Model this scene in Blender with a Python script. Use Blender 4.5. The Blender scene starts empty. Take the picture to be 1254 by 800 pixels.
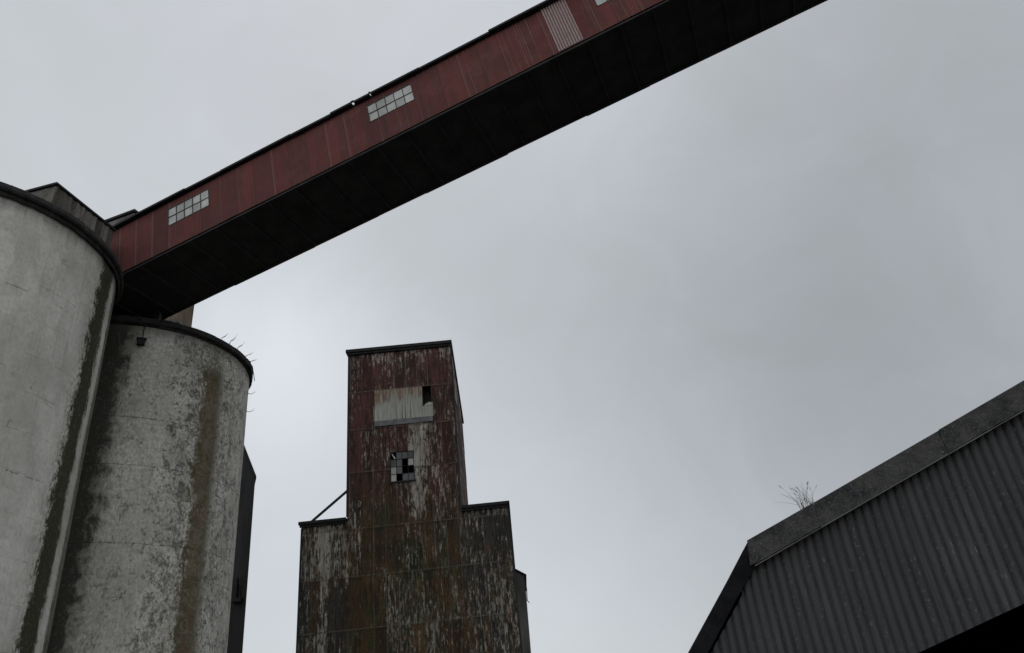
import bpy, math, random
from math import sin, cos, pi, radians, sqrt, atan2, hypot
from mathutils import Vector, Matrix, noise as mnoise
random.seed(7)

# ------------------------------------------------------------ scene, camera
S = bpy.context.scene
C = S.collection
cam_d = bpy.data.cameras.new('camera')
cam = bpy.data.objects.new('camera', cam_d); C.objects.link(cam)
right = Vector((0.995079, 0.021384, -0.096753))
up = Vector((0.095065, -0.48143, 0.871314))
fwd = Vector((0.027948, 0.876224, 0.481094))
cam.matrix_world = Matrix(((right.x, up.x, -fwd.x, 0), (right.y, up.y, -fwd.y, 0),
                           (right.z, up.z, -fwd.z, 1.6), (0, 0, 0, 1)))
cam_d.sensor_width = 36; cam_d.lens = 900/1254*36
cam_d.clip_start = .1; cam_d.clip_end = 4000
S.camera = cam
S.view_settings.view_transform = 'Standard'; S.view_settings.look = 'None'
S.view_settings.exposure = .17; S.view_settings.gamma = 1; S.view_settings.use_curve_mapping = False

# ------------------------------------------------------------ node helper
class NT:
    def __init__(s, tree): s.t = tree; s.n = tree.nodes; s.l = tree.links
    def put(s, sock, v):
        if v is None: return
        if isinstance(v, bpy.types.NodeSocket): s.l.new(v, sock)
        elif isinstance(v, (tuple, list)):
            v = tuple(v)
            sock.default_value = v + (1,) if (sock.type == 'RGBA' and len(v) == 3) else v
        else: sock.default_value = v
    def m(s, op, a, b=None, c=None, clamp=False):
        n = s.n.new('ShaderNodeMath'); n.operation = op; n.use_clamp = clamp
        for i, v in enumerate((a, b, c)): s.put(n.inputs[i], v)
        return n.outputs[0]
    def v(s, op, a, b=None):
        n = s.n.new('ShaderNodeVectorMath'); n.operation = op
        s.put(n.inputs[0], a)
        if b is not None: s.put(n.inputs[1], b)
        return n.outputs['Value'] if op in ('DOT_PRODUCT', 'LENGTH') else n.outputs[0]
    def xyz(s, v):
        n = s.n.new('ShaderNodeSeparateXYZ'); s.put(n.inputs[0], v); return n.outputs
    def vec(s, x, y, z):
        n = s.n.new('ShaderNodeCombineXYZ')
        for i, q in enumerate((x, y, z)): s.put(n.inputs[i], q)
        return n.outputs[0]
    def noise(s, v, scale=1, detail=4, rough=.55, dist=0, d='3D'):
        n = s.n.new('ShaderNodeTexNoise'); n.noise_dimensions = d
        s.put(n.inputs['Vector'], v); n.inputs['Scale'].default_value = scale
        n.inputs['Detail'].default_value = detail; n.inputs['Roughness'].default_value = rough
        n.inputs['Distortion'].default_value = dist
        return n.outputs[0]
    def white(s, v):
        n = s.n.new('ShaderNodeTexWhiteNoise'); n.noise_dimensions = '3D'; s.put(n.inputs['Vector'], v); return n.outputs['Value']
    def vor(s, v, scale, feat='DISTANCE_TO_EDGE'):
        n = s.n.new('ShaderNodeTexVoronoi'); n.feature = feat; s.put(n.inputs['Vector'], v); n.inputs['Scale'].default_value = scale
        return n.outputs['Distance']
    def step(s, v, lo, hi, a=0., b=1.):
        n = s.n.new('ShaderNodeMapRange'); n.interpolation_type = 'SMOOTHSTEP'
        s.put(n.inputs[0], v); s.put(n.inputs[1], lo); s.put(n.inputs[2], hi); s.put(n.inputs[3], a); s.put(n.inputs[4], b)
        return n.outputs[0]
    def mix(s, f, a, b, mode='MIX'):
        n = s.n.new('ShaderNodeMix'); n.data_type = 'RGBA'; n.blend_type = mode
        s.put(n.inputs[0], f); s.put(n.inputs[6], a); s.put(n.inputs[7], b)
        return n.outputs[2]

def g(v): return (v, v, v)

# ------------------------------------------------------------ world: overcast sky
SUN_EL, SUN_AZ = radians(58), radians(-15)      # azimuth from +Y towards +X
w = bpy.data.worlds.new('World'); S.world = w; w.use_nodes = True
wn = NT(w.node_tree); wn.n.clear()
out = wn.n.new('ShaderNodeOutputWorld'); bg = wn.n.new('ShaderNodeBackground')
wn.l.new(bg.outputs[0], out.inputs[0])
sky = wn.n.new('ShaderNodeTexSky'); sky.sky_type = 'NISHITA'; sky.sun_disc = False
sky.sun_elevation = SUN_EL; sky.sun_rotation = SUN_AZ
dirv = wn.v('NORMALIZE', wn.n.new('ShaderNodeTexCoord').outputs['Generated'])
def blob(d, tight):                              # a broad brighter or darker patch of the cloud deck
    dt = wn.v('DOT_PRODUCT', dirv, Vector(d).normalized()[:])
    return wn.m('POWER', wn.m('MAXIMUM', dt, 0.001), tight)
# cloud deck: lower frequencies stretched sideways, a few drifting veils
warp = wn.noise(dirv, 1.3, 3, .5)
cl = wn.noise(wn.v('MULTIPLY', dirv, (1.0, 1.0, 1.8)), 2.1, 7, .52, .6)
cl2 = wn.noise(wn.v('ADD', dirv, (3.1, 1.7, .4)), 5.5, 6, .55, .9)
lum = wn.m('MULTIPLY_ADD', wn.m('SUBTRACT', cl, .5), .08, .485)
lum = wn.m('ADD', lum, wn.m('MULTIPLY', wn.m('SUBTRACT', cl2, .5), .07))
for d, t, a in (((0.464, 0.747, 0.476), 9, -0.123), ((-0.289, 0.845, 0.450), 90, 0.175), ((0.389, 0.878, 0.279), 40, -0.041),
                ((-.35, -.75, .55), 2.5, .42), ((-0.124, 0.992, 0.007), 12, 0.150), ((0.135, 0.649, 0.748), 30, 0.099), ((-0.507, 0.615, 0.603), 25, 0.072)):  # the patch behind the camera is added, unseen, to brighten the fronts
    lum = wn.m('ADD', lum, wn.m('MULTIPLY', blob(d, t), a))
tint = wn.mix(wn.step(cl2, .35, .65), (.945, .995, 1.035), (.955, .993, 1.06))
greyc = wn.v('MULTIPLY', tint, wn.vec(lum, lum, lum))
nish = wn.v('MULTIPLY', sky.outputs[0], (.08, .08, .08))
col = wn.mix(.06, greyc, nish)
wn.put(bg.inputs[0], col); bg.inputs[1].default_value = 1.0

sun_d = bpy.data.lights.new('sun', 'SUN'); sun_d.energy = .5; sun_d.angle = radians(20); sun_d.color = (1, .97, .93)
sun = bpy.data.objects.new('sun', sun_d); C.objects.link(sun)
sd = Vector((sin(SUN_AZ)*cos(SUN_EL), cos(SUN_AZ)*cos(SUN_EL), sin(SUN_EL)))
sun.rotation_euler = sd.to_track_quat('Z', 'Y').to_euler(); sun.location = (0, 0, 60)

# ------------------------------------------------------------ materials
MATS = {}
def newmat(name):
    m = bpy.data.materials.new(name); m.use_nodes = True; MATS[name] = m
    n = NT(m.node_tree); b = m.node_tree.nodes['Principled BSDF']
    return m, n, b
def fin(n, b, col, rough=.85, bump=None, bs=.3, bd=.02, spec=.3):
    n.put(b.inputs['Base Color'], col); n.put(b.inputs['Roughness'], rough); b.inputs['Specular IOR Level'].default_value = spec
    if bump is not None:
        bn = n.n.new('ShaderNodeBump'); bn.inputs['Strength'].default_value = bs; bn.inputs['Distance'].default_value = bd
        n.put(bn.inputs['Height'], bump); n.l.new(bn.outputs[0], b.inputs['Normal'])
def pos(n): return n.n.new('ShaderNodeNewGeometry').outputs['Position']

def mat_plain(name, col, rough=.85, var=.35, scale=3, spec=.3, streak=False):
    m, n, b = newmat(name); p = pos(n)
    pp = n.v('MULTIPLY', p, (1, 1, .15)) if streak else p
    f = n.noise(pp, scale, 7, .6); f2 = n.noise(p, scale*9, 4, .6)
    c = n.mix(n.step(f, .3, .7), tuple(x*(1-var) for x in col), tuple(x*(1+var) for x in col))
    c = n.mix(n.step(f2, .35, .65, 0, .5), c, tuple(x*(1-var*.7) for x in col))
    fin(n, b, c, rough, f2, .25, .01, spec); return m

def mat_silo(name, cx, cy, bands, dirt, crackz, seed, grain):
    m, n, b = newmat(name); p = n.v('SUBTRACT', pos(n), (cx, cy, 0)); X = n.xyz(p)
    ang = n.m('MULTIPLY', n.m('ARCTAN2', X[1], X[0]), 180/pi)
    arc = n.m('MULTIPLY', ang, 5*pi/180)
    uv = n.vec(n.m('ADD', arc, seed*13.7), X[2], seed)
    big = n.noise(n.v('MULTIPLY', uv, (.5, .22, 1)), 1, 5, .6)
    med = n.noise(n.v('MULTIPLY', uv, (1, .75, 1)), 2.0, 9, .72, .5)
    fine = n.noise(n.v('MULTIPLY', uv, (1, .6, 1)), 11, 7, .7, .3)
    drip = n.noise(n.v('MULTIPLY', uv, (4.5, .25, 1)), 1, 7, .7, .2)
    c = n.mix(n.step(big, .3, .7), (.54, .52, .465), (.80, .77, .70))
    bl = n.noise(n.v('MULTIPLY', uv, (1, .8, 1)), 4.5, 8, .72, .4)
    c = n.mix(n.step(bl, .44, .66, 0, .38*grain), c, (.25, .235, .19))
    c = n.mix(n.step(fine, .42, .64, 0, .42*grain), c, (.20, .185, .15))
    pa = n.noise(n.v('MULTIPLY', uv, (.8, .5, 1)), 1.1, 3, .5, .8)
    c = n.mix(n.step(pa, .50, .56, 0, .22), c, (.36, .36, .30))
    c = n.mix(n.step(drip, .50, .75, 0, .35), c, (.25, .24, .21))
    # flaking limewash: grey concrete bared in ragged patches, denser within some azimuths
    dens = dirt[0]
    for a0, a1, soft, amt in dirt[1:]:
        dens = n.m('ADD', n.m('MULTIPLY', n.m('MULTIPLY', n.step(ang, a0-soft, a0+soft), n.step(ang, a1-soft, a1+soft, 1, 0)), amt), dens)
    patchy = n.m('ADD', n.m('MULTIPLY', med, .62), n.m('ADD', n.m('MULTIPLY', fine, .26), n.m('MULTIPLY', drip, .12)))
    mask = n.step(n.m('ADD', patchy, dens), .555, .66)
    c = n.mix(n.m('MULTIPLY', mask, .78), c, n.mix(n.step(drip, .4, .6), (.10, .095, .08), (.21, .20, .175)))
    sp = n.noise(n.v('ADD', uv, (5, 9, 0)), 5.5, 6, .8, .8)
    c = n.mix(n.m('MULTIPLY', n.step(n.m('ADD', sp, dens), .63, .68), .8), c, (.055, .052, .042))
    # pour lifts
    wz = n.m('ADD', X[2], n.m('MULTIPLY', n.m('SUBTRACT', n.noise(uv, 1.3, 3, .5), .5), .10))
    cr = None
    for z0, wd, br in crackz:
        l = n.step(n.m('ABSOLUTE', n.m('SUBTRACT', wz, z0)), wd*.3, wd*1.1, 1, 0)
        l = n.m('MULTIPLY', l, n.step(n.noise(n.v('MULTIPLY', uv, (.9, .1, 1)), 1.2, 3, .6), br, br+.07))
        cr = l if cr is None else n.m('MAXIMUM', cr, l)
    lift = n.m('FRACT', n.m('DIVIDE', wz, 1.18))
    ll = n.m('MULTIPLY', n.step(lift, .012, .035, 1, 0), n.step(med, .45, .6, .03, .35))
    c = n.mix(n.m('MAXIMUM', n.m('MULTIPLY', n.m('MULTIPLY', cr, n.step(fine, .4, .6, .25, 1)), .75), ll), c, (.06, .055, .045))
    # craze cracks
    cz = n.vor(n.v('ADD', uv, n.vec(n.m('MULTIPLY', med, .9), fine, 0)), .55)
    cc = n.m('MULTIPLY', n.step(cz, .003, .010, 1, 0), n.step(med, .54, .62, 0, .7))
    c = n.mix(cc, c, (.07, .065, .05))
    # water and moss streaks of fixed azimuth
    for a0, a1, soft, ctr, amt, cA, cB, topz in bands:
        jag = n.m('MULTIPLY', n.m('SUBTRACT', n.m('ADD', n.m('MULTIPLY', med, .5), n.m('ADD', n.m('MULTIPLY', fine, .3), n.m('MULTIPLY', drip, .2))), .5), ctr)
        aa = n.m('ADD', ang, jag)
        aa = n.m('ADD', aa, n.m('MULTIPLY', n.m('SUBTRACT', 18, X[2]), .30 if topz > 90 else 0))
        msk = n.m('MULTIPLY', n.step(aa, a0-soft, a0+soft), n.step(aa, a1-soft, a1+soft, 1, 0))
        if topz < 90: msk = n.m('MULTIPLY', msk, n.step(n.m('ADD', X[2], n.m('MULTIPLY', drip, 1.2)), topz, topz+.9, 1, 0))
        msk = n.m('MULTIPLY', msk, n.step(fine, .30, .50, .82, 1))
        fringe = n.m('MULTIPLY', n.step(aa, a0-soft*4, a0), n.step(aa, a1, a1+soft*3, 1, 0))
        c = n.mix(n.m('MULTIPLY', fringe, n.step(fine, .4, .6, .05, .35)), c, (.17, .17, .09))
        hue = n.step(n.noise(n.v('MULTIPLY', uv, (1.5, .45, 1)), 1, 4, .6), .42, .58)
        c = n.mix(n.m('MULTIPLY', msk, amt), c, n.mix(n.step(fine, .35, .65), n.mix(hue, cA, tuple(x*y for x, y in zip(cA, (.75, .95, .7)))), n.mix(hue, cB, tuple(x*y for x, y in zip(cB, (.7, .9, .7))))))
    # wash of dirt just under the rim
    rimd = n.step(n.m('ADD', X[2], n.m('MULTIPLY', drip, .9)), 17.75, 18.45)
    c = n.mix(n.m('MULTIPLY', rimd, .6), c, (.10, .095, .08))
    h = n.m('ADD', n.m('MULTIPLY', fine, .6), n.m('SUBTRACT', n.m('MULTIPLY', med, .8), n.m('ADD', n.m('MULTIPLY', ll, .5), mask)))
    fin(n, b, c, .92, h, .55, .03, .2); return m

moss = ((.020, .020, .009), (.055, .052, .026)); rustb = ((.070, .042, .018), (.150, .095, .045)); black = ((.016, .015, .012), (.05, .047, .038))
mat_silo('limewashed_concrete_clean', -18.664, 21.453,
    [(4, 14.6, 1.5, 24, .97, *moss, 99), (22.0, 40, .8, 6, .7, *moss, 99)],
    [-.075, (-2, 8, 6, .05), (17, 60, 3, .12)],
    [(15.0, .03, .55), (12.4, .02, .6), (9.4, .03, .52)], 1, .45)
mat_silo('limewashed_concrete_flaking', -16.877, 31.179,
    [(-31, -19, 2.4, 30, .82, *rustb, 17.1), (-95, -66, 4, 46, .94, *black, 98.9)],
    [.0, (-48, -5, 8, .085), (-70, -52, 5, .03), (-5, 30, 6, .06)],
    [(13.9, .035, .40), (11.95, .03, .42), (9.0, .03, .40), (7.9, .025, .5), (15.6, .02, .55)], 2, 1.0)

mat_plain('tarred_rim', (.027, .026, .025), .8, .7, 2.5)
mat_plain('bitumen_felt', (.022, .021, .021), .8, .5, 3)
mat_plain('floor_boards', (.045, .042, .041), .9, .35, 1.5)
mat_plain('soffit_shade', (.015, .015, .016), .95, .5, 2, .05)
mat_plain('dark_iron', (.02, .018, .017), .7, .4, 6)
mat_plain('bare_concrete', (.21, .165, .12), .92, .55, 1.3, streak=True)
mat_plain('gravel_ground', (.075, .072, .066), .95, .5, .8)
mat_plain('dark_cladding', (.030, .029, .030), .75, .5, 1.2, streak=True)
mat_plain('interior_dark', (.03, .028, .026), .95, .3, 2)
mat_plain('annex_sheet', (.14, .135, .125), .85, .6, 1.6, streak=True)
mat_plain('window_bars', (.07, .07, .068), .8, .3, 5)
mat_plain('dry_grass', (.20, .165, .105), .8, .4, 8)
mat_plain('dead_stem', (.05, .04, .03), .8, .4, 8)
mat_plain('zinc_flashing', (.16, .16, .158), .7, .4, 2.5)
mat_plain('broken_mortar', (.40, .38, .33), .9, .3, 5)

# dark fibre-cement cladding with lichen
def mat_shed():
    m, n, b = newmat('weathered_fibre_cement'); p = pos(n); X = n.xyz(p)
    a = n.v('DOT_PRODUCT', p, (.939, -.345, 0)); uv = n.vec(a, X[2], 0)
    big = n.noise(n.v('MULTIPLY', uv, (.9, .5, 1)), 1, 5, .6); st = n.noise(n.v('MULTIPLY', uv, (9, .9, 1)), 1, 6, .65)
    fine = n.noise(n.v('MULTIPLY', uv, (1, .6, 1)), 26, 6, .7); gr = n.noise(uv, 90, 3, .6)
    c = n.mix(n.step(big, .3, .7), (.066, .065, .065), (.096, .093, .090))
    c = n.mix(n.step(st, .42, .60, 0, .65), c, (.045, .044, .044))
    c = n.mix(n.step(gr, .3, .7, 0, .5), c, (.06, .06, .062))
    c = n.mix(n.m('MULTIPLY', n.step(fine, .54, .64), n.step(st, .48, .6, 0, .6)), c, (.22, .21, .195))
    bl = n.noise(n.v('MULTIPLY', uv, (14, 2.6, 1)), 1, 6, .75)
    c = n.mix(n.m('MULTIPLY', n.step(bl, .60, .68), n.step(big, .5, .62, 0, .7)), c, (.34, .33, .31))
    # joints between sheets every 1.05 m
    sh = n.m('FRACT', n.m('DIVIDE', n.m('ADD', a, .37), 1.05))
    c = n.mix(n.step(sh, .008, .02, .45, 0), c, (.03, .03, .03))
    fin(n, b, c, .9, n.m('ADD', fine, gr), .35, .006, .2)
mat_shed()
def mat_fascia():
    m, n, b = newmat('lichened_flashing'); p = pos(n)
    big = n.noise(p, 3.2, 7, .72); f = n.noise(p, 14, 8, .75, .6); s = n.noise(p, 45, 5, .7)
    c = n.mix(n.step(big, .38, .62), (.024, .024, .024), (.080, .077, .070))
    c = n.mix(n.step(f, .42, .58, 0, .7), c, (.045, .044, .046))
    c = n.mix(n.m('MULTIPLY', n.step(s, .52, .66), n.step(f, .4, .6, .1, .6)), c, (.25, .24, .21))
    sp = n.noise(p, 9, 6, .7); c = n.mix(n.step(sp, .66, .71, 0, .8), c, (.36, .35, .33))
    fin(n, b, c, .9, n.m('ADD', f, s), .6, .008, .2)
mat_fascia()

# red painted gallery sheeting: colour varies sheet by sheet along the slope
P0 = Vector((-14.41913, 24.5357, 19.3427)); D = Vector((.9287063, -.3346282, .15977645))
W = Vector((.33898308, .94079247, 0)); U = Vector((-.15031648, .05416151, .98715322))
def mat_gallery():
    m, n, b = newmat('red_painted_sheet'); p = n.v('SUBTRACT', pos(n), P0[:])
    t = n.v('DOT_PRODUCT', p, D[:]); u = n.v('DOT_PRODUCT', p, U[:]); uv = n.vec(t, u, 0)
    sid = n.m('FLOOR', n.m('DIVIDE', n.m('ADD', t, .45), .84)); fr = n.m('FRACT', n.m('DIVIDE', n.m('ADD', t, .45), .84))
    r = n.white(n.vec(sid, 3.3, 0)); r2 = n.white(n.vec(sid, 9.1, 2))
    st = n.noise(n.v('MULTIPLY', uv, (11, .8, 1)), 1, 6, .65); st2 = n.noise(n.v('MULTIPLY', uv, (2.2, .35, 1)), 1, 5, .6)
    fine = n.noise(uv, 18, 6, .7)
    c = n.mix(r, (.135, .042, .039), (.185, .060, .054))
    c = n.mix(n.step(st2, .42, .60, 0, .7), c, (.10, .052, .040))
    bw = n.noise(n.v('MULTIPLY', uv, (.5, .8, 1)), 1.3, 6, .65, .4); c = n.mix(n.step(bw, .5, .62, 0, .45), c, (.20, .085, .075))
    c = n.mix(n.step(n.white(n.vec(sid, 7.7, 1)), .6, .95, 0, .4), c, (.085, .042, .036))
    c = n.mix(n.step(fine, .4, .7, 0, .5), c, (.13, .045, .045))
    c = n.mix(n.step(st, .55, .75, 0, .28), c, (.25, .15, .12))
    c = n.mix(n.step(u, 0, .35, .25, 0), c, (.09, .05, .045))
    # faded lap lines
    lap = n.m('MULTIPLY', n.step(fr, .03, .16, 1, 0), n.step(r2, .35, .9, .04, .42))
    lap = n.m('MULTIPLY', lap, n.step(st2, .3, .6, .5, 1)); lap = n.m('MAXIMUM', lap, n.m('MULTIPLY', n.step(fr, .03, .14, .4, 0), n.step(t, 2.2, 2.4, 1, 0)))
    c = n.mix(n.step(fr, .955, .985, 0, .55), c, (.05, .022, .02)); c = n.mix(n.m('MULTIPLY', lap, n.step(fine, .3, .6, .35, .9)), c, (.30, .20, .175))
    # ribs whose paint wore off: thin pale lines, on a few sheets only
    rib = n.m('FRACT', n.m('DIVIDE', t, .1))
    wr = n.m('MULTIPLY', n.step(n.m('ABSOLUTE', n.m('SUBTRACT', rib, .25)), .07, .16, 1, 0), n.step(n.white(n.vec(n.m('FLOOR', n.m('DIVIDE', t, .1)), 1, 5)), .78, .95, 0, .35))
    wr = n.m('MULTIPLY', wr, n.step(st2, .38, .55)); wr = n.m('MULTIPLY', wr, n.step(t, 7, 12))
    c = n.mix(wr, c, (.32, .26, .22))
    fin(n, b, c, .85, fine, .2, .005, .15)
    m, n, b = newmat('worn_pale_sheet'); p = n.v('SUBTRACT', pos(n), P0[:])
    t = n.v('DOT_PRODUCT', p, D[:]); u = n.v('DOT_PRODUCT', p, U[:]); uv = n.vec(t, u, 0)
    rib = n.m('FRACT', n.m('DIVIDE', t, .1)); fine = n.noise(n.v('MULTIPLY', uv, (8, 2, 1)), 2, 6, .7)
    f = n.m('MULTIPLY', n.step(n.m('ABSOLUTE', n.m('SUBTRACT', rib, .25)), .16, .30, 1, .12), n.step(fine, .3, .55, .45, 1))
    c = n.mix(f, (.17, .085, .08), (.42, .345, .32))
    fin(n, b, c, .8, fine, .2, .004, .3)
mat_gallery()

# rusted, streaked tower cladding
def mat_tower():
    m, n, b = newmat('rusted_sheeting'); p = pos(n); X = n.xyz(p)
    a = n.m('ADD', X[0], n.m('MULTIPLY', X[1], .73)); uv = n.vec(a, X[2], 0)
    big = n.noise(n.v('MULTIPLY', uv, (.35, .22, 1)), 1, 4, .55, .2); med = n.noise(n.v('MULTIPLY', uv, (1.3, .45, 1)), 1, 6, .65)
    st = n.noise(n.v('MULTIPLY', uv, (9, .9, 1)), 1, 8, .72, .15); st2 = n.noise(n.v('ADD', n.v('MULTIPLY', uv, (4.0, .30, 1)), (9, 2, 0)), 1, 7, .7)
    fine = n.noise(n.v('MULTIPLY', uv, (1, .55, 1)), 15, 6, .75)
    colid = n.m('FLOOR', n.m('DIVIDE', a, .66)); rowid = 0; lapm = None
    zw = n.m('ADD', X[2], n.m('MULTIPLY', n.m('SUBTRACT', fine, .5), .06))
    for z0 in (4.4, 6.95, 9.55, 12.05, 15.2, 17.75, 20.12):
        rowid = n.m('ADD', rowid, n.m('GREATER_THAN', X[2], z0-.05))
        l = n.step(n.m('ABSOLUTE', n.m('SUBTRACT', zw, z0-.02)), .015, .06, 1, 0); lapm = l if lapm is None else n.m('MAXIMUM', lapm, l)
    r = n.white(n.vec(colid, rowid, 4)); r2 = n.white(n.vec(colid, rowid, 8)); r3 = n.white(n.vec(colid, rowid, 15))
    head = n.step(n.m('ADD', n.m('ADD', X[2], n.m('MULTIPLY', big, 5)), n.m('MULTIPLY', r3, 3.5)), 15.0, 20.5)
    red = n.mix(r, (.088, .036, .033), (.150, .064, .055)); brn = n.mix(r, (.085, .052, .026), (.140, .085, .038))
    grn = n.mix(r2, (.052, .055, .024), (.100, .096, .044)); gry = n.mix(r2, (.040, .040, .041), (.085, .083, .082))
    low = n.mix(n.step(n.m('ADD', med, n.m('MULTIPLY', n.m('SUBTRACT', r3, .5), .22)), .46, .56), brn, grn)
    # the side wings are greyer than the middle
    wing = n.m('ADD', n.step(X[0], -9.3, -8.3, 1, 0), n.step(X[0], -3.0, -2.4), clamp=True)
    low = n.mix(n.m('MULTIPLY', wing, n.step(n.m('ADD', big, n.m('MULTIPLY', n.m('SUBTRACT', r, .5), .2)), .40, .6, .85, .25)), low, gry)
    hi = n.mix(n.step(n.m('ADD', med, n.m('MULTIPLY', n.m('SUBTRACT', r3, .5), .10)), .50, .64, 0, .6), red, (.072, .050, .034))
    c = n.mix(head, low, hi)
    c = n.mix(n.m('MULTIPLY', n.step(r2, .72, .8, 0, .42), n.step(med, .3, .5)), c, (.030, .028, .024))
    c = n.mix(n.step(fine, .38, .62, 0, .60), c, (.020, .017, .012))
    dk = n.noise(n.v('ADD', n.v('MULTIPLY', uv, (2.2, .55, 1)), (3, 17, 0)), 1, 6, .7); c = n.mix(n.step(dk, .46, .62, 0, .6), c, (.022, .018, .013))
    c = n.mix(n.step(st, .34, .50, .75, 0), c, (.016, .013, .011))
    # dark dribbles and pale chalky streaks
    dens = n.m('ADD', n.step(big, .35, .65, -.01, .05), n.m('MULTIPLY', wing, .022))
    # a chalky run below the two head openings
    cen = n.m('MULTIPLY', n.step(n.m('ABSOLUTE', n.m('SUBTRACT', X[0], -4.85)), .1, .8, 1, 0), n.step(X[2], 17.6, 18.2, 1, 0))
    cen = n.m('MULTIPLY', cen, n.step(X[2], 11.0, 13.0)); dens = n.m('ADD', dens, n.m('MULTIPLY', cen, .075))
    run = n.m('MULTIPLY', n.step(n.m('ABSOLUTE', n.m('SUBTRACT', X[0], -10.0)), .05, .45, 1, 0), n.step(X[2], 12.0, 12.6, .075, 0)); dens = n.m('ADD', dens, run)
    topw = n.m('MAXIMUM', n.step(X[2], 21.3, 22.5), n.m('MULTIPLY', n.m('MULTIPLY', n.step(X[2], 11.6, 12.3), n.step(X[2], 12.45, 12.5, 1, 0)), wing))
    dens = n.m('ADD', dens, n.m('MULTIPLY', topw, .05)); dens = n.m('ADD', dens, n.m('MULTIPLY', n.m('SUBTRACT', r3, .5), .06))
    chip = n.noise(n.v('MULTIPLY', uv, (7, 2.2, 1)), 1, 7, .8, .3)
    pal = n.step(n.m('ADD', n.m('ADD', n.m('MULTIPLY', st, .45), n.m('MULTIPLY', chip, .55)), dens), .552, .632)
    c = n.mix(n.m('MULTIPLY', pal, .80), c, n.mix(n.step(st2, .4, .6), (.24, .215, .175), (.52, .49, .43)))
    pal2 = n.m('MULTIPLY', n.step(st2, .60, .72), n.step(fine, .45, .6, .1, .5)); c = n.mix(pal2, c, (.22, .20, .18))
    c = n.mix(n.m('MULTIPLY', lapm, n.step(st2, .36, .58, .08, .65)), c, (.15, .13, .105)); fr = n.m('FRACT', n.m('DIVIDE', a, .66)); c = n.mix(n.m('MULTIPLY', n.step(fr, .03, .09, .8, 0), n.m('MULTIPLY', n.step(r2, .3, .8), n.step(st2, .4, .6, .3, 1))), c, (.17, .15, .13))
    # red-orange rust blooms
    rb = n.noise(n.v('ADD', n.v('MULTIPLY', uv, (1, .5, 1)), (31, 5, 0)), 2.4, 6, .7)
    c = n.mix(n.step(rb, .56, .68, 0, .6), c, (.16, .065, .035))
    fin(n, b, c, .88, n.m('ADD', fine, st), .5, .012, .2)
mat_tower()
def mat_zinc():
    m, n, b = newmat('pale_zinc_and_sky_gap'); p = pos(n); X = n.xyz(p); uv = n.vec(X[0], X[2], 0)
    st = n.noise(n.v('MULTIPLY', uv, (7, .55, 1)), 1, 6, .7); st2 = n.noise(n.v('MULTIPLY', uv, (4, 1.5, 1)), 1, 5, .6)
    dn = n.step(X[2], 18.1, 20.1)
    c = n.mix(n.step(st, .35, .65), (.27, .28, .235), (.44, .45, .39))
    r = n.m('MULTIPLY', n.step(n.m('ADD', st, n.m('MULTIPLY', dn, .20)), .60, .74), n.step(dn, .1, .6))
    c = n.mix(n.m('MULTIPLY', r, .9), c, n.mix(n.step(st2, .4, .6), (.22, .11, .05), (.12, .06, .035)))
    fin(n, b, c, .7, st, .3, .01, .35)
mat_zinc()
def mat_glass(name, c0, c1, rough):
    m, n, b = newmat(name); p = pos(n)
    f = n.noise(p, 1.8, 6, .65); f2 = n.noise(p, 12, 5, .7)
    c = n.mix(n.step(f, .3, .7), c0, c1); c = n.mix(n.step(f2, .45, .7, 0, .4), c, tuple(x*.6 for x in c0))
    ri = n.n.new('ShaderNodeNewGeometry').outputs['Random Per Island']; c = n.mix(n.step(ri, .3, .9, 0, .45), c, tuple(x*.45 for x in c0))  # reflectivity differing from pane to pane, put into the colour
    fin(n, b, c, rough, f, .1, .01, .5)
mat_glass('pale_pane', (.40, .405, .37), (.62, .62, .57), .35)  # light grey base colour, mottled by noise
mat_glass('grimy_pane', (.085, .085, .085), (.15, .15, .15), .3)
mat_glass('sooty_pane', (.018, .018, .018), (.03, .03, .03), .3)
M = MATS

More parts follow.
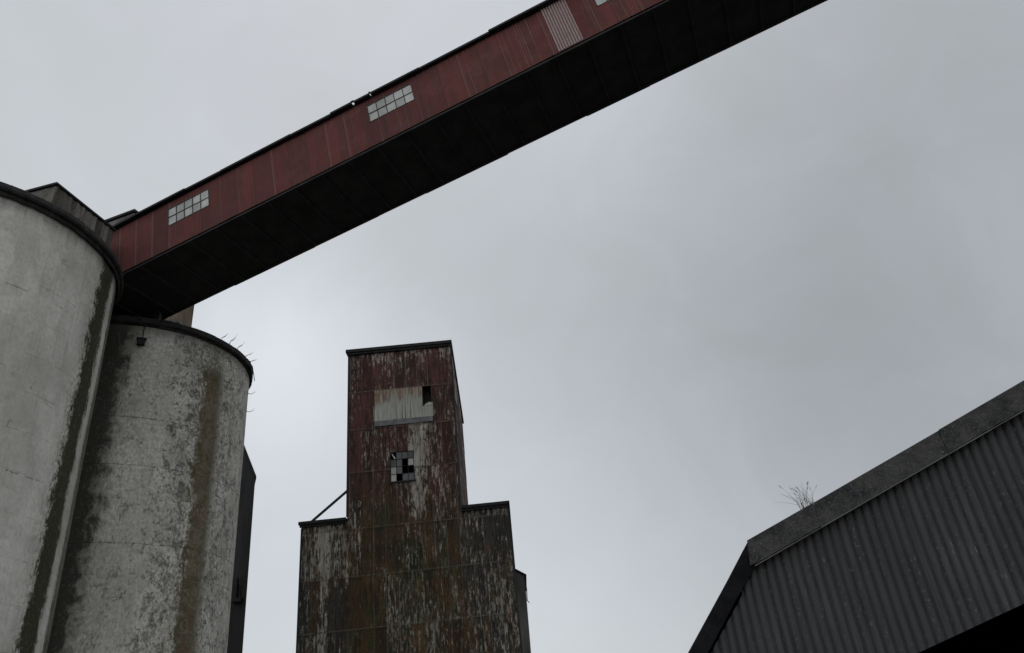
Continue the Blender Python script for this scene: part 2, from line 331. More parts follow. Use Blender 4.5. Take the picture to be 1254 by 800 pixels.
# ------------------------------------------------------------ mesh helpers
class MB:
    def __init__(s): s.v = []; s.f = []; s.mi = []; s.cur = 0; s.sm = False
    def add(s, vs, fs):
        o = len(s.v); s.v += [Vector(q) for q in vs]; s.f += [tuple(i+o for i in q) for q in fs]; s.mi += [s.cur]*len(fs)
    def hexa(s, q):                                  # 8 corners: bottom 4, top 4 in the same order
        s.add(q, [(0, 3, 2, 1), (4, 5, 6, 7), (0, 1, 5, 4), (1, 2, 6, 5), (2, 3, 7, 6), (3, 0, 4, 7)])
    def box(s, lo, hi, F=None):
        x0, y0, z0 = lo; x1, y1, z1 = hi
        q = [(x0, y0, z0), (x1, y0, z0), (x1, y1, z0), (x0, y1, z0), (x0, y0, z1), (x1, y0, z1), (x1, y1, z1), (x0, y1, z1)]
        s.hexa([F(*p) if F else p for p in q])
    def prism(s, poly, F, h0, h1):                   # polygon (a,b) extruded from h0 to h1 through F(a,b,h)
        n = len(poly)
        s.add([F(a, b, h0) for a, b in poly]+[F(a, b, h1) for a, b in poly],
              [tuple(range(n-1, -1, -1)), tuple(range(n, 2*n))]+[(i, (i+1) % n, (i+1) % n+n, i+n) for i in range(n)])
    def tube(s, pts, r, n=6):
        pts = [Vector(p) for p in pts]; rings = []
        rr = r if isinstance(r, (list, tuple)) else [r]*len(pts)
        for i, p in enumerate(pts):
            d = (pts[min(i+1, len(pts)-1)]-pts[max(i-1, 0)]).normalized()
            a = d.orthogonal().normalized(); b = d.cross(a)
            rings.append([p+(a*cos(2*pi*k/n)+b*sin(2*pi*k/n))*rr[i] for k in range(n)])
        vs = [q for R in rings for q in R]; fs = []
        for i in range(len(pts)-1):
            for k in range(n): fs.append((i*n+k, i*n+(k+1) % n, (i+1)*n+(k+1) % n, (i+1)*n+k))
        fs += [tuple(range(n-1, -1, -1)), tuple(range((len(pts)-1)*n, len(pts)*n))]
        s.add(vs, fs)
    def build(s, name, mat, parent=None, loc=None, smooth=False):
        me = bpy.data.meshes.new(name)
        o = bpy.data.objects.new(name, me); C.objects.link(o)
        off = Vector((0, 0, 0))
        if parent is not None:
            o.parent = parent; q = parent
            while q is not None: off += q.location; q = q.parent
        elif loc is not None: o.location = loc; off = Vector(loc)
        me.from_pydata([tuple(v-off) for v in s.v], [], s.f); me.update()
        for mm in (mat if isinstance(mat, (list, tuple)) else [mat]): me.materials.append(M[mm])
        me.polygons.foreach_set('material_index', s.mi)
        if smooth: me.polygons.foreach_set('use_smooth', [True]*len(me.polygons))
        me.update(); return o

def corr(mb, F, a0, a1, b0, b1, pitch, amp, holes=(), n=8, lap=0., phase=0., wob=0., cusp=False):
    """corrugated sheet: F(a, b, out); ribs run along b. b0/b1 numbers or functions of a."""
    B0 = b0 if callable(b0) else (lambda a: b0); B1 = b1 if callable(b1) else (lambda a: b1)
    st = pitch/n; k = int(math.ceil((a1-a0)/st)); xs = [a0+i*(a1-a0)/k for i in range(k+1)]
    for h in holes:
        for e in h[:2]:
            if a0 < e < a1: xs.append(e)
    xs = sorted(set(round(x, 5) for x in xs)); keys = {}
    def vert(a, b, B, T):
        kk = (round(a, 5), round(b, 4))
        if kk not in keys:
            t = (b-B)/(T-B) if T > B else 0
            w_ = mnoise.noise(Vector((a*1.1, b*.8, 3)))*wob
            keys[kk] = len(mb.v)
            h_ = sin(2*pi*(a+phase)/pitch)
            if cusp:                                             # round crests, narrow troughs
                h_ = 1-2*(1-abs(sin(pi*(a+phase)/pitch)))**1.6
            mb.v.append(Vector(F(a, b, amp*h_+lap*(1-t)+w_)))
        return keys[kk]
    for x0, x1 in zip(xs[:-1], xs[1:]):
        xm = (x0+x1)/2; cuts = sorted([(h[2], h[3]) for h in holes if h[0] < xm < h[1]])
        iv = []; lo = None
        for c0, c1 in cuts: iv.append((lo, c0)); lo = c1
        iv.append((lo, None))
        for lo_, hi_ in iv:
            v0, v1 = (lo_ if lo_ is not None else B0(x0)), (lo_ if lo_ is not None else B0(x1))
            t0, t1 = (hi_ if hi_ is not None else B1(x0)), (hi_ if hi_ is not None else B1(x1))
            if t0-v0 < 1e-4 and t1-v1 < 1e-4: continue
            q = [vert(x0, v0, B0(x0), B1(x0)), vert(x1, v1, B0(x1), B1(x1)), vert(x1, t1, B0(x1), B1(x1)), vert(x0, t0, B0(x0), B1(x0))]
            if len(set(q)) < 3: continue
            q2 = []
            for i in q:
                if i not in q2: q2.append(i)
            mb.f.append(tuple(q2)); mb.mi.append(mb.cur)

def tag(o, label=None, cat=None, group=None, kind=None):
    if label: o['label'] = label
    if cat: o['category'] = cat
    if group: o['group'] = group
    if kind: o['kind'] = kind
    return o
def thing(name, loc, label, cat, group=None):
    o = bpy.data.objects.new(name, None); C.objects.link(o); o.location = loc; o.empty_display_size = .5
    return tag(o, label, cat, group)

# ------------------------------------------------------------ ground
gm = MB(); N = 40
gm.add([(-1500, -1500, 0), (1500, -1500, 0), (1500, 1500, 0), (-1500, 1500, 0)], [(0, 1, 2, 3)])
tag(gm.build('ground', 'gravel_ground', loc=(0, 0, 0)), kind='structure')

# ------------------------------------------------------------ silos
def silo(cx, cy, mat, label, seed, gutter):
    root = thing('grain_silo', (cx, cy, 0), label, 'silo', 'round concrete grain silos')
    R, H = 5.0, 18.343; n = 200
    zs = [0, 3, 6, 8, 10, 12, 14, 15, 16, 17, 17.6, 18.1]
    mb = MB(); vs = []
    for z in zs:
        for k in range(n):
            a = 2*pi*k/n; r = R+.018*mnoise.noise(Vector((cos(a)*3, sin(a)*3, z*.6+seed*5)))
            vs.append((cx+r*cos(a), cy+r*sin(a), z))
    fs = [(i*n+k, i*n+(k+1) % n, (i+1)*n+(k+1) % n, (i+1)*n+k) for i in range(len(zs)-1) for k in range(n)]
    mb.add(vs, fs); mb.build('wall', mat, root, smooth=True)
    # roof slab
    mb = MB(); vs = [(cx+5.06*cos(2*pi*k/n), cy+5.06*sin(2*pi*k/n), z) for z in (17.98, 18.30) for k in range(n)]
    mb.add(vs, [tuple(range(n-1, -1, -1)), tuple(range(n, 2*n))]+[(k, (k+1) % n, (k+1) % n+n, k+n) for k in range(n)])
    mb.build('roof_slab', 'tarred_rim', root)
    # rim of separate curved lengths, with a ragged lower lip
    mb = MB(); segs = 26; rnd = random.Random(seed)
    for s in range(segs):
        a0 = 2*pi*s/segs+.0008; a1 = 2*pi*(s+1)/segs-.0008
        dz = rnd.uniform(-.03, .03); dr = rnd.uniform(-.02, .02); kk = 14
        prof = [(5.065, 18.06+dz), (5.10+dr, 18.03+dz), (5.16+dr, 18.09+dz), (5.17+dr, 18.30+dz), (5.10, 18.36+dz), (5.065, 18.34+dz)] if not gutter else \
               [(5.065, 17.92+dz), (5.09+dr, 17.89+dz), (5.12+dr, 18.01+dz), (5.20+dr, 18.04+dz), (5.23+dr, 18.12+dz), (5.19+dr, 18.30+dz), (5.10, 18.37+dz), (5.065, 18.34+dz)]
        P = len(prof); vs = []
        for i in range(kk+1):
            a = a0+(a1-a0)*i/kk
            for j, (r, z) in enumerate(prof):
                if j < 2: z += .035*mnoise.noise(Vector((a*16, seed*3, 1)))+.03*mnoise.noise(Vector((a*60, seed, 5)))
                r += .012*mnoise.noise(Vector((a*22, j*.3, seed)))
                vs.append((cx+r*cos(a), cy+r*sin(a), z))
        fs = [(i*P+j, i*P+(j+1) % P, (i+1)*P+(j+1) % P, (i+1)*P+j) for i in range(kk) for j in range(P)]
        fs += [tuple(range(P)), tuple(range(kk*P+P-1, kk*P-1, -1))]
        mb.add(vs, fs)
    mb.build('rim', 'tarred_rim', root)
    return root
sl = silo(-18.664, 21.453, 'limewashed_concrete_clean', 'tall pale limewashed silo at the left edge, cleaner, with one dark moss band', 1, True)
sr = silo(-16.877, 31.179, 'limewashed_concrete_flaking', 'flaking stained silo with a brown streak, lower right of the cleaner silo', 2, False)
def on_silo(cx, cy, az, r, z): a = radians(az); return Vector((cx+r*cos(a), cy+r*sin(a), z))
# torn flap of the rim, cable and box on the flaking silo
mb = MB()
for az, r0, z0, r1, z1, wd in ((9, 5.17, 18.25, 5.33, 17.55, .8), (6.5, 5.16, 18.2, 5.24, 17.75, .6), (4.5, 5.15, 18.3, 5.22, 17.85, .7)):
    a = on_silo(-16.877, 31.179, az-wd, r0, z0+.1); b_ = on_silo(-16.877, 31.179, az+wd, r0, z0+.1); c_ = on_silo(-16.877, 31.179, az+.3, r1, z1)
    o_ = on_silo(0, 0, az, .03, 0)
    mb.add([a, b_, c_, a+o_, b_+o_, c_+o_], [(0, 1, 2), (5, 4, 3), (0, 3, 4, 1), (1, 4, 5, 2), (2, 5, 3, 0)])
fl = mb.build('torn_flap', 'tarred_rim', sr)
mb = MB(); c0 = on_silo(-16.877, 31.179, -62.3, 5.06, 17.18)
rad = Vector((cos(radians(-62.3)), sin(radians(-62.3)), 0)); tan = Vector((-rad.y, rad.x, 0))
F = lambda a, b, c: c0+tan*a+rad*b+Vector((0, 0, c))
mb.box((-.15, -.06, -.12), (.15, .12, .12), F); mb.box((-.09, .12, -.16), (.09, .17, .04), F); mb.box((-.19, -.04, .12), (.19, .16, .155), F)
bx_ = mb.build('wall_box', 'dark_iron', sr)
mb = MB(); mb.tube([F(.02, .0, .12), F(.035, .01, .3), F(.03, .02, .55), F(.05, .06, .8)], .02); mb.build('cable', 'dark_iron', bx_)

# plants and stems along the rims: each its own thing
def tuft(name, base, n, h, spread, mat, label, cat, lean=(0, 0, 0), r=.006, seed=0, group=None):
    rnd = random.Random(seed); mb = MB(); base = Vector(base)
    for i in range(n):
        a = rnd.uniform(0, 2*pi); s_ = rnd.uniform(.2, 1)*spread; hh = h*rnd.uniform(.45, 1)
        d = Vector((cos(a)*s_, sin(a)*s_, 0))+Vector(lean)*rnd.uniform(.5, 1.2); b0 = base+Vector((rnd.uniform(-1, 1), rnd.uniform(-1, 1), 0))*spread*.3
        pts = [b0+d*(t**1.6)+Vector((0, 0, hh*t*(1-.12*t))) for t in (0, .3, .6, .85, 1)]
        mb.tube(pts, [r, r*.85, r*.6, r*.4, r*.15], 4)
        if rnd.random() < .35:
            mb.tube([pts[-2], pts[-2]+(pts[-1]-pts[-2])*.6+Vector((0, 0, .01)), pts[-1]+Vector((rnd.uniform(-.02, .02), 0, .02))], [r*.5, r*1.8, r*.3], 4)
    o = mb.build(name, mat, loc=base); return tag(o, label, cat, group)
k = 0
for az, nn, hh, lab in ((-27.5, 12, .75, 'dry grass tuft on the rim of the cleaner silo, nearest the left edge'),
                  (-21, 8, .5, 'sparse dry grass tuft on the clean silo rim left of the headhouse')):
    tuft('grass_tuft', on_silo(-18.664, 21.453, az, 5.0, 18.33), nn, hh, .3, 'dry_grass', lab, 'grass tuft', seed=20+k, r=.008, group='grass tufts on the silo rim'); k += 1
stems = [(-24.5, .22), (-18.5, .42), (-12, .34), (-3, .2), (3.5, .14)]
nms = ['wiry dead twig on the stained silo rim, closest to the gallery', 'tallest wiry dead twig on the stained silo rim, second from the gallery',
       'hooked dead twig on the stained silo rim, third from the gallery', 'short dead twig low on the stained silo rim, fourth from the gallery', 'tiny dead twig on the stained silo rim just before the torn flap']
for i, (az, hh) in enumerate(stems):
    b0 = on_silo(-16.877, 31.179, az, 5.15, 18.3); rd = on_silo(0, 0, az, 1, 0); rnd = random.Random(i)
    mb = MB(); pts = [b0, b0+rd*.06+Vector((0, 0, hh*.35)), b0+rd*.2+Vector((.05, 0, hh*.6)), b0+rd*.28+Vector((.1, 0, hh))]
    mb.tube(pts, [.016, .013, .01, .005], 4); mb.tube([pts[1], pts[1]+Vector((.12, .02, .05)), pts[1]+Vector((.2, .03, .16))], [.01, .008, .004], 4)
    tag(mb.build('twig', 'dead_stem', loc=b0), nms[i], 'twig', 'dead twigs along the silo rim')
for i, (az, z, lab) in enumerate(((11, 17.0, 'curled dead twig on the silo side just under the torn rim flap'), (11.5, 16.1, 'lower curled dead twig on the right side of the stained silo'))):
    b0 = on_silo(-16.877, 31.179, az, 4.99, z); rd = on_silo(0, 0, az, 1, 0)
    mb = MB(); mb.tube([b0, b0+rd*.2+Vector((0, 0, -.06)), b0+rd*.36+Vector((0, 0, .02)), b0+rd*.42+Vector((0, 0, .14))], [.016, .014, .01, .005], 4)
    tag(mb.build('twig', 'dead_stem', loc=b0), lab, 'twig', 'dead twigs on the silo side')

# ------------------------------------------------------------ inclined conveyor gallery
GW, GH, T0, T1 = 3.351, 2.673, -4.6, 46.
def G(t, u, w_): return P0+D*t+U*u+W*w_
gal = thing('conveyor_gallery', (P0.x, P0.y, 0), 'long red corrugated conveyor gallery crossing the sky, black underside', 'conveyor gallery')
wins = [(2.07, 4.09, 1.22, 2.13), (11.57, 13.51, 1.27, 2.18), (20.97, 22.95, 1.25, 2.16), (30.4, 32.4, 1.25, 2.16), (39.9, 41.9, 1.25, 2.16)]
mb = MB(); F = lambda a, b, o: G(a, b, -o)
corr(mb, F, T0, T1, 0, 2.49, .1, .011, wins, n=6, wob=.012)
mb.build('wall', 'red_painted_sheet', gal, smooth=True)
mb = MB(); F = lambda a, b, o: G(a, b, GW+o)
corr(mb, F, T0, T1, 0, 2.49, .2, .011, (), n=4); mb.build('wall', 'red_painted_sheet', gal, smooth=True)
for t in (T0-.02, T1):
    mb = MB(); mb.box((t, 0, .03), (t+.02, 2.49, GW-.03), G); mb.build('end_wall', 'red_painted_sheet', gal)
# floor: lengths of dark boarding with slightly uneven edges, on the trusses' bottom chords
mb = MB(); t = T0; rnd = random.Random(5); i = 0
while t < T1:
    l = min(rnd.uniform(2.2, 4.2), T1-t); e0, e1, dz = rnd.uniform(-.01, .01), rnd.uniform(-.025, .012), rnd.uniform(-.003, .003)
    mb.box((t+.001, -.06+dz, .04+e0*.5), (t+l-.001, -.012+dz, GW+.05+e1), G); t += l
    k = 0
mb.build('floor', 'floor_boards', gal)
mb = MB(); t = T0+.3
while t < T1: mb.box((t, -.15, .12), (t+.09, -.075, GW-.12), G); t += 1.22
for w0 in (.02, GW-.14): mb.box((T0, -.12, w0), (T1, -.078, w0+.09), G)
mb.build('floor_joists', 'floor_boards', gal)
# roof of overlapping lengths
mb = MB(); t = T0; rnd = random.Random(11)
while t < T1:
    l = min(rnd.uniform(1.6, 3.4), T1-t)
    for h0, h1 in ((11.03, 11.13), (11.83, 11.88)):   # small rusted-out bites in the eave
        if t < h0-.001 < t+l: l = h0-t
        if abs(t-h0) < .002: l = h1-h0
    bite = l < .12 and any(abs(t-h) < .002 for h in (11.03, 11.83))
    dz = rnd.uniform(0, .035); e = rnd.uniform(-.03, .03); tl = rnd.uniform(-.012, .012); w0 = .0 if bite else -.17+e
    q = [G(t, 2.50+dz, w0), G(t+l-.004, 2.50+dz+tl, w0), G(t+l-.004, 2.50+dz+tl, GW+.16), G(t, 2.50+dz, GW+.16),
         G(t, 2.60+dz, w0), G(t+l-.004, 2.60+dz+tl, w0), G(t+l-.004, 2.67+dz+tl, GW+.16), G(t, 2.67+dz, GW+.16)]
    mb.hexa(q)
    if bite:                                                 # the outer edge strip survives
        mb.hexa([G(t-.01, 2.56+dz, -.19), G(t+l+.01, 2.56+dz, -.19), G(t+l+.01, 2.56+dz, -.13), G(t-.01, 2.56+dz, -.13),
                 G(t-.01, 2.615+dz, -.19), G(t+l+.01, 2.615+dz, -.19), G(t+l+.01, 2.615+dz, -.13), G(t-.01, 2.615+dz, -.13)])
    t += l
mb.build('roof', 'bitumen_felt', gal)
for (a0, a1, b0, b1) in wins:
    wm = MB(); rnd = random.Random(int(a0*7)); nx, ny = 5, 2
    for i in range(nx):
        for j in range(ny):
            x0 = a0+(a1-a0)*i/nx+.012; x1 = a0+(a1-a0)*(i+1)/nx-.012; y0 = b0+(b1-b0)*j/ny+.012; y1 = b0+(b1-b0)*(j+1)/ny-.012
            r_ = lambda: .012+rnd.uniform(-.004, .004)
            o4 = [r_() for _ in range(4)]
            wm.hexa([G(x0, y0, o4[0]), G(x1, y0, o4[1]), G(x1, y0, o4[1]+.004), G(x0, y0, o4[0]+.004), G(x0, y1, o4[2]), G(x1, y1, o4[3]), G(x1, y1, o4[3]+.004), G(x0, y1, o4[2]+.004)])
    wo = wm.build('window', 'pale_pane', gal)
    fm = MB()
    for i in range(nx+1):
        x = a0+(a1-a0)*i/nx; hw = .014 if i in (0, nx) else .009
        fm.box((x-hw, b0-.01, -.016), (x+hw, b1+.01, .03), G)
    for j in range(ny+1):
        y = b0+(b1-b0)*j/ny; hw = .014 if j in (0, ny) else .009
        fm.box((a0+.015, y-hw, -.012), (a1-.015, y+hw, .026), G)
    fm.build('frame', 'window_bars', wo)
mb = MB(); corr(mb, lambda a, b, o: G(a, b, -o-.010), 19.10, 20.04, .03, 2.50, .1, .012, (), n=8)
tag(mb.build('patch_sheet', 'worn_pale_sheet', gal, smooth=True), 'pale worn corrugated sheet between two windows')

# ------------------------------------------------------------ rooftop houses on the silos (axes follow the gallery)
Dh = Vector((D.x, D.y, 0)).normalized(); Wh = W
def HF(c, Dh=Dh, Wh=Wh): return lambda a, b, z: Vector((c[0], c[1], 0))+Dh*a+Wh*b+Vector((0, 0, z))
def mat_hh():
    m, n, b = newmat('stained_batten_wall'); p = pos(n); X = n.xyz(p)
    a = n.v('DOT_PRODUCT', p, Wh[:]); uv = n.vec(a, X[2], 0)
    st = n.noise(n.v('MULTIPLY', uv, (5, .4, 1)), 1, 7, .7); f = n.noise(p, 9, 6, .7)
    r = n.white(n.vec(n.m('FLOOR', n.m('DIVIDE', a, .33)), 1, 1))
    c = n.mix(r, (.09, .085, .075), (.31, .295, .26)); c = n.mix(n.step(st, .42, .62, 0, .85), c, (.05, .046, .04)); c = n.mix(n.step(f, .4, .7, 0, .5), c, (.09, .085, .07))
    fin(n, b, c, .9, f, .3, .01, .2)
mat_hh()
c1 = (-15.52, 20.95)
hh = thing('headhouse', (c1[0], c1[1], 18.3), 'small streaked headhouse on the cleaner silo, left of the gallery end', 'rooftop house'); F1 = HF(c1, Vector((.976, -.218, 0)), Vector((.218, .976, 0)))
mb = MB(); mb.box((-3.6, 0.02, 18.31), (-.02, 3.0, 20.86), F1)
corr(mb, lambda a, b, o: F1(o, a, b), 0.02, 3.0, 18.31, 20.86, .33, .018, (), n=6)
mb.build('wall', 'stained_batten_wall', hh)
mb = MB(); mb.box((-3.75, -.06, 20.88), (.06, 3.05, 20.97), F1); mb.build('roof', 'bitumen_felt', hh)
c2 = (-17.72, 29.87)
ph = thing('penthouse', (c2[0], c2[1], 18.3), 'dark grey penthouse peeping over the gallery roof behind the headhouse', 'rooftop house'); F2 = HF(c2)
mb = MB(); mb.box((-2.4, .06, 18.31), (-.06, 2.6, 26.8), F2); mb.build('wall', 'annex_sheet', ph)
mb = MB(); mb.box((-2.6, -.02, 26.86), (.0, 2.7, 27.0), F2); mb.build('roof', 'bitumen_felt', ph)
c3 = (-15.45, 31.75)
lb = thing('concrete_hut', (c3[0], c3[1], 18.3), 'beige concrete hut on the stained silo under the gallery', 'rooftop house'); F3 = HF(c3)
mb = MB(); mb.box((-1.9, 0, 18.31), (0, .75, 23.7), F3); mb.build('wall', 'bare_concrete', lb)
mb = MB(); mb.box((-1.95, -.05, 23.71), (.03, .78, 23.8), F3); mb.build('roof', 'bitumen_felt', lb)
mb = MB(); b0 = on_silo(-16.877, 31.179, -50, 5.12, 18.36); rnd = random.Random(3)
mb.prism([(-.28, 0), (-.2, .1), (-.05, .16), (.12, .2), (.2, .13), (.3, .12), (.26, 0)], lambda a, b, h: b0+Vector((.95*a, .3*a, b))+Vector((-.3, .95, 0))*h, 0, .25)
tag(mb.build('rubble', 'broken_mortar', loc=b0), 'pale lump of broken mortar on the stained silo rim under the gallery', 'rubble')
# gallery saddle: two stub trestles that carry it on the silo tops
for t in (-3.2, -1.0):
    for w0 in (.35, GW-.6):
        p = G(t, -.15, w0); mb = MB(); mb.box((p.x-.12, p.y-.12, 18.31), (p.x+.12, p.y+.12, p.z)); mb.build('support_post', 'dark_iron', gal)

# ------------------------------------------------------------ dark building behind the stained silo
db = thing('dark_building', (-18, 47, 0), 'narrow dark clad building just behind the right side of the stained silo', 'building')
FY = lambda Y: (lambda a, b, h: Vector((a, Y+h, b)))
SK = -.40
FK = lambda Y: (lambda a, b, h: Vector((a+SK*h, Y+h, b)))
poly = [(-22, 0), (-15.42, 0), (-15.42, 16.85), (-17.2, 21.0), (-22, 21.0)]
mb = MB(); mb.prism(poly, FK(44), 0, 6); mb.build('wall', 'dark_cladding', db)
mb = MB(); mb.prism([(-15.30, 16.78), (-15.32, 16.93), (-17.16, 21.22), (-22.1, 21.22), (-22.1, 21.05), (-17.24, 21.05), (-15.425, 16.87)], FK(43.85), 0, 6.3); mb.build('roof', 'bitumen_felt', db)
mb = MB(); mb.box((-16.15, 43.6, 9.55), (-15.6, 43.99, 9.75)); mb.box((-16.1, 43.8, 9.76), (-15.95, 43.98, 10.9)); mb.tube([(-15.7, 43.7, 9.76), (-15.68, 43.6, 10.4), (-15.8, 43.8, 10.95)], .05)
mb.build('bracket', 'dark_iron', db)

# ------------------------------------------------------------ rusty elevator tower
tw = thing('elevator_tower', (-5.6, 46, 0), 'rusty streaked grain elevator tower with narrow head above wider shoulders', 'tower')
rows = [0, 1.9, 4.4, 6.95, 9.55, 12.05]
hrows = [12.05, 15.2, 17.75, 20.12, 22.72]
X0, X1, HX0, HX1, Yf = -11.27, -.03, -8.83, -2.60, 40.0
hole_t = (-4.46, -3.93, 18.80, 20.08); hole_w = (-6.41, -5.09, 14.42, 16.14)
mb = MB(); F = lambda a, b, o: Vector((a, Yf-o, b))
for i in range(5): corr(mb, F, X0, X1, rows[i]-(.06 if i else 0), rows[i+1] if i < 4 else 12.0, .1, .010, (), n=5, lap=.022, wob=.03)
corr(mb, F, X0, HX0-.001, 12.0, 12.48, .1, .010, (), n=5, wob=.03); corr(mb, F, HX1+.001, X1, 12.0, 12.48, .1, .010, (), n=5, wob=.03)
for i in range(4): corr(mb, F, HX0, HX1, hrows[i]-.06, hrows[i+1], .1, .010, (hole_t, hole_w), n=5, lap=.022, wob=.03)
mb.build('front_wall', 'rusted_sheeting', tw, smooth=True)
mb = MB(); F = lambda a, b, o: Vector((X1+.0-.0+o-.012, a, b))
for i in range(5): corr(mb, F, Yf+.01, 59, rows[i], rows[i+1] if i < 4 else 12.48, .2, .010, (), n=4, lap=.02)
F = lambda a, b, o: Vector((HX1+o-.012-.0235*(a-40), a, b))
sideh = [(44.1, 45.3, 18.9, 21.6)]
for i in range(4): corr(mb, F, Yf+.01, 53, hrows[i], hrows[i+1], .2, .010, [h for h in sideh if True] if False else (), n=4, lap=.02)
mb.build('side_wall', 'rusted_sheeting', tw, smooth=True)
mb = MB(); F = lambda a, b, o: Vector((X0-o+.012, a, b)); corr(mb, F, Yf+.01, 59, 0, 12.48, .2, .010, (), n=4)
F = lambda a, b, o: Vector((HX0-o+.012, a, b)); corr(mb, F, Yf+.01, 53, 12.3, 22.72, .2, .010, (), n=4)
mb.build('side_wall', 'rusted_sheeting', tw, smooth=True)
mb = MB(); mb.box((X0+.03, 59, 0), (X1-.03, 59.05, 12.4)); mb.box((HX0+.03, 53, 12.2), (HX1-.36, 53.05, 22.7)); mb.build('rear_wall', 'rusted_sheeting', tw)
mb = MB(); mb.hexa([(HX0-.16, Yf-.22, 22.74), (HX1+.09, Yf-.22, 22.74), (HX1-.22, 53.3, 22.74), (HX0-.16, 53.3, 22.74), (HX0-.16, Yf-.22, 22.93), (HX1+.09, Yf-.22, 22.93), (HX1-.22, 53.3, 22.93), (HX0-.16, 53.3, 22.93)]); mb.box((HX0-.10, Yf-.14, 22.60), (HX1+.05, Yf-.055, 22.735)); mb.build('head_roof', 'bitumen_felt', tw)
mb = MB()
mb.box((X0-.16, Yf-.22, 12.50), (HX0-.03, 59.2, 12.66)); mb.box((HX1+.04, Yf-.22, 12.50), (X1+.10, 59.2, 12.66))
mb.box((X0-.1, Yf-.14, 12.36), (HX0-.03, Yf-.055, 12.495)); mb.box((HX1-.02, Yf-.14, 12.36), (X1+.05, Yf-.055, 12.495))
mb.build('shoulder_roof', 'bitumen_felt', tw)
# corner flashings
for x in (X0, X1):
    mb = MB(); mb.box((x-.05, Yf-.060, .1), (x+.04, Yf-.036, 12.34)); mb.build('corner_flashing', 'dark_cladding', tw)
for x in (HX0, HX1):
    mb = MB(); mb.box((x-.045, Yf-.062, 12.7), (x+.045, Yf-.038, 22.58)); mb.build('corner_flashing', 'dark_cladding', tw)
# pale patch with a missing piece top right
mb = MB(); F = lambda a, b, o: Vector((a, Yf-.05-o, b))
corr(mb, F, -7.27, -3.85, 18.12, 20.08, .165, .016, ((-4.46, -3.84, 18.80, 20.3),), n=8)
hp = mb.build('hatch_panel', 'pale_zinc_and_sky_gap', tw, smooth=True)
mb = MB(); mb.box((-7.29, Yf-.085, 17.80), (-3.90, Yf-.050, 18.12)); mb.build('sill_board', 'zinc_flashing', hp)
mb = MB(); mb.box((-4.47, Yf+.02, 18.78), (-4.44, Yf+.5, 20.1)); mb.box((-3.95, Yf+.02, 18.78), (-3.92, Yf+.5, 20.1)); mb.box((-4.5, Yf+.5, 18.7), (-3.9, Yf+.55, 20.2)); mb.box((-4.5, Yf+.02, 20.09), (-3.9, Yf+.5, 20.12))
mb.build('opening_lining', 'interior_dark', tw)
mb = MB(); q = [(-4.40, 18.80), (-3.86, 18.80), (-3.86, 18.98), (-4.1, 19.02), (-4.25, 18.93)]
mb.prism(q, FY(Yf-.07), 0, .012); mb.build('bent_corner', 'pale_zinc_and_sky_gap', hp)
# window of 4 x 4 panes, some gone
a0, a1, b0, b1 = hole_w; wm = MB(); rnd = random.Random(4)
state = ['gggg', 'ggkG', 'Ggkk', 'Gkgg']                        # rows from the top: g grimy, G paler, k gone
for j, row in enumerate(state):
    for i, s_ in enumerate(row):
        if (i, j) == (0, 0) or s_ == 'k': continue
        x0 = a0+(a1-a0)*i/4+.012; x1 = a0+(a1-a0)*(i+1)/4-.012; y1 = b1-(b1-b0)*j/4-.012; y0 = b1-(b1-b0)*(j+1)/4+.012
        o4 = [Yf-.01+rnd.uniform(-.006, .006) for _ in range(4)]; wm.cur = 1 if s_ == 'G' else 0
        wm.hexa([(x0, o4[0], y0), (x1, o4[1], y0), (x1, o4[1]+.005, y0), (x0, o4[0]+.005, y0), (x0, o4[2], y1), (x1, o4[3], y1), (x1, o4[3]+.005, y1), (x0, o4[2]+.005, y1)])
# sky glint in the broken top corner pane, painted as a pale sliver
wm.cur = 1; wm.prism([(a0+.05, b1-.06), (a0+.14, b1-.1), (a0+.30, b1-.36), (a0+.22, b1-.40)], FY(Yf-.012), 0, .005)
wo = wm.build('window', ['grimy_pane', 'pale_pane'], tw)
fm = MB()
for i in range(5):
    x = a0+(a1-a0)*i/4; hw = .025 if i in (0, 4) else .013; fm.box((x-hw, Yf-.035, b0), (x+hw, Yf+.03, b1))
for j in range(5):
    z = b0+(b1-b0)*j/4; hw = .025 if j in (0, 4) else .013; fm.box((a0+.026, Yf-.031, z-hw), (a1-.026, Yf+.026, z+hw))
fm.build('frame', 'dark_iron', wo)
mb = MB(); mb.box((a0-.1, Yf-.12, b0-.07), (a1+.1, Yf-.04, b0-.02)); mb.build('sill', 'dark_cladding', wo)
# diagonal brace on the left shoulder
mb = MB(); mb.tube([(-10.86, 40.15, 12.66), (-8.84, 40.15, 14.25)], .085, 4); mb.build('brace', 'dark_iron', tw)
# lean-to on the right
mb = MB(); mb.prism([(-.02, 0), (.42, 0), (.62, 10.45), (-.02, 10.85)], FY(50), 0, 6); lt = mb.build('lean_to', 'annex_sheet', tw)
mb = MB(); mb.prism([(-.02, 10.87), (.72, 10.42), (.74, 10.50), (-.02, 10.99)], FY(49.9), 0, 6.2); mb.build('roof', 'bitumen_felt', lt)
mb = MB(); mb.tube([(.60, 49.97, 10.4), (.66, 49.95, 9.6), (.62, 49.96, 8.9), (.74, 49.95, 8.75)], .03, 5); mb.build('loose_pipe', 'dark_iron', lt)
# pale panel standing in for sky seen through a gap in the head's side
mb = MB(); mb.box((HX1-.04, 41.6, 19.7), (HX1+.0, 42.7, 21.3)); mb.build('sky_gap_panel', 'pale_zinc_and_sky_gap', tw)

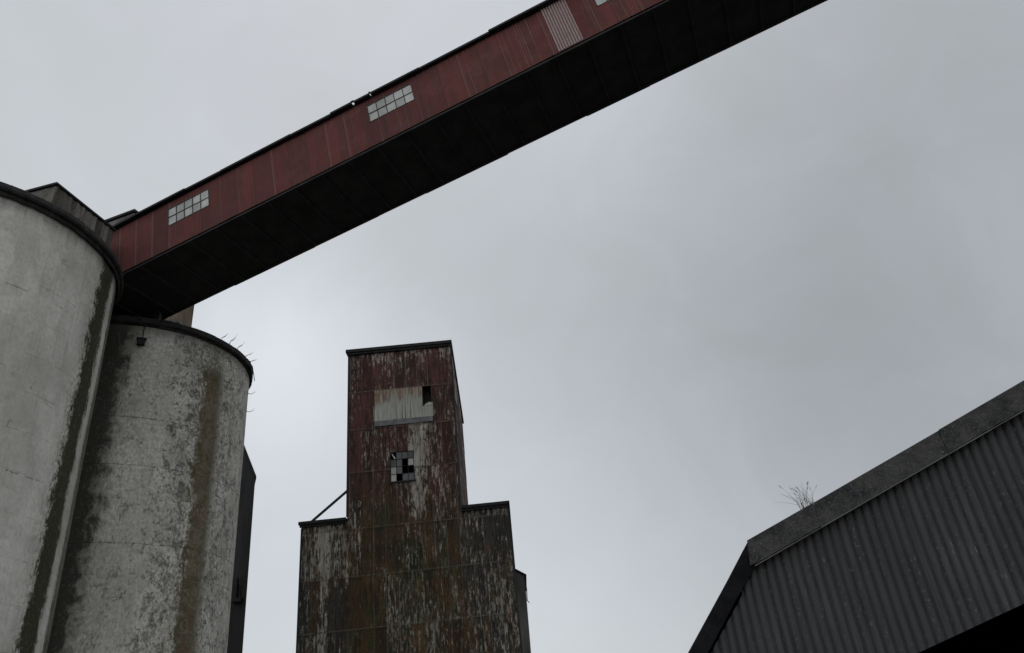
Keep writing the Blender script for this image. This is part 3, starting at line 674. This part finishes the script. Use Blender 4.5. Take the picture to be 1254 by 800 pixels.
# ------------------------------------------------------------ shed with corrugated gable
Sn = Vector((.345, .939, 0)).normalized(); Se = Vector((Sn.y, -Sn.x, 0)); So = Vector((3.775, 12.017, 0))
def SF(a, z, o): return So+Se*a-Sn*o+Vector((0, 0, z))          # o: towards the viewer
shed = thing('shed', (8, 20, 0), 'dark corrugated shed with lichened sloping eave, lower right corner', 'shed')
RS, RIDGE = .359, 9.5
zr = 3.878+RS*RIDGE
def top(a):
    if a < 0: return 3.878+1.158*a
    return 3.878+RS*a if a < RIDGE else zr-RS*(a-RIDGE)
def bot(a):
    if a < -.3: return 0
    return 2.02+.295*(a-1.872) if a < RIDGE else 2.02+.295*(RIDGE-1.872)-.295*(a-RIDGE)
mb = MB()
corr(mb, SF, -3.0, -.3, 0, lambda a: max(top(a)-.42+(-a)*.02, .05), .134, .030, (), n=12, cusp=True)
corr(mb, SF, -.3, 2*RIDGE, bot, lambda a: top(a)-.1, .134, .030, (), n=12, wob=.010, cusp=True)
mb.build('gable_wall', 'weathered_fibre_cement', shed, smooth=True)
# flashing along the upper slope, in lengths with small steps
mb = MB(); a = -.02; rnd = random.Random(2)
for a_end in (1.09, 3.15, 5.4, 7.4, 9.5):
    d1, d2 = rnd.uniform(-.008, .008), rnd.uniform(-.01, .01); kk = 12
    low = [(a+(a_end-a)*i/kk, top(max(0, a+(a_end-a)*i/kk))-.375+d1+.010*mnoise.noise(Vector((i*.9, a, 2)))) for i in range(kk+1)]
    if a < 0: low[0] = (-.07, 3.505)
    hi = [(a_end, top(a_end)+d2*.4), (a if a > 0 else -.025, top(max(a, 0))+.004)]
    mb.prism(low+hi, lambda p, q, h: SF(p, q, .10+h), 0, .045+d2)
    a = a_end+.004
mb.build('fascia', 'lichened_flashing', shed)
mb = MB(); a = .0
for a_end in (1.088, 3.15, 5.4, 7.4, 9.5):                            # thin turned lip under it
    mb.prism([(a, top(a)-.395), (a_end, top(a_end)-.395), (a_end, top(a_end)-.383), (a, top(a)-.383)], lambda p, q, h: SF(p, q, .085+h), 0, .075); a = a_end+.01
mb.build('drip_lip', 'zinc_flashing', shed)
# steep lower roof slope overhanging the gable; its dark soffit shows
mb = MB()
def slab(p0, p1, th, o0, o1, f0=0., f1=0.):
    (a_, z_), (b_, y_) = p0, p1
    nx, nz = -(y_-z_), (b_-a_); L = hypot(nx, nz); nx, nz = nx/L*th, nz/L*th
    q = [SF(a_, z_, o0), SF(b_, y_, o0+f0), SF(b_+nx, y_+nz, o0+f0), SF(a_+nx, z_+nz, o0), SF(a_, z_, o1), SF(b_, y_, o1), SF(b_+nx, y_+nz, o1), SF(a_+nx, z_+nz, o1)]
    mb.hexa(q)
slab((-3.35, -.05), (-.04, 3.74), .07, .05, -25)
slab((0, 3.80), (RIDGE, 3.80+RS*RIDGE), .07, .03, -25); slab((RIDGE+.003, 3.80+RS*RIDGE), (2*RIDGE+.2, 3.73), .07, .03, -25)
mb.build('roof', 'bitumen_felt', shed)
mb = MB(); mb.prism([(-3.5, .02), (-3.20, .02), (-.955, 2.41), (-.36, 3.10), (.0, 3.49), (.12, 3.6), (.12, 3.88), (-.03, 3.865), (-.15, 3.725), (-1.275, 2.39)], lambda p, q, h: SF(p, q, .055+h), 0, .035)
mb.build('barge_board', 'soffit_shade', shed)  # black stands for the shade of the overhanging soffit, put into the colour
mb = MB(); mb.prism([(-3.3, 0.02), (0, 3.7), (RIDGE, 3.7+RS*RIDGE), (2*RIDGE, 3.7), (2*RIDGE, 0.02)], lambda p, q, h: SF(p, q, h), -25.2, -25.05); mb.build('rear_wall', 'interior_dark', shed)
mb = MB(); mb.prism([(2*RIDGE, .02), (2*RIDGE+.04, .02), (2*RIDGE+.04, 3.8), (2*RIDGE, 3.8)], lambda p, q, h: SF(p, q, h), -25, 0); mb.build('side_wall', 'weathered_fibre_cement', shed)
tuft('grass_tuft', SF(1.0, top(1.0)-.01, .05), 34, .50, .36, 'dry_grass', 'wispy dry grass growing from the joint of the shed flashing', 'grass tuft', lean=Se*(-.12), r=.003, seed=77)

# ------------------------------------------------------------ render settings
S.render.engine = 'CYCLES'
S.cycles.max_bounces = 5
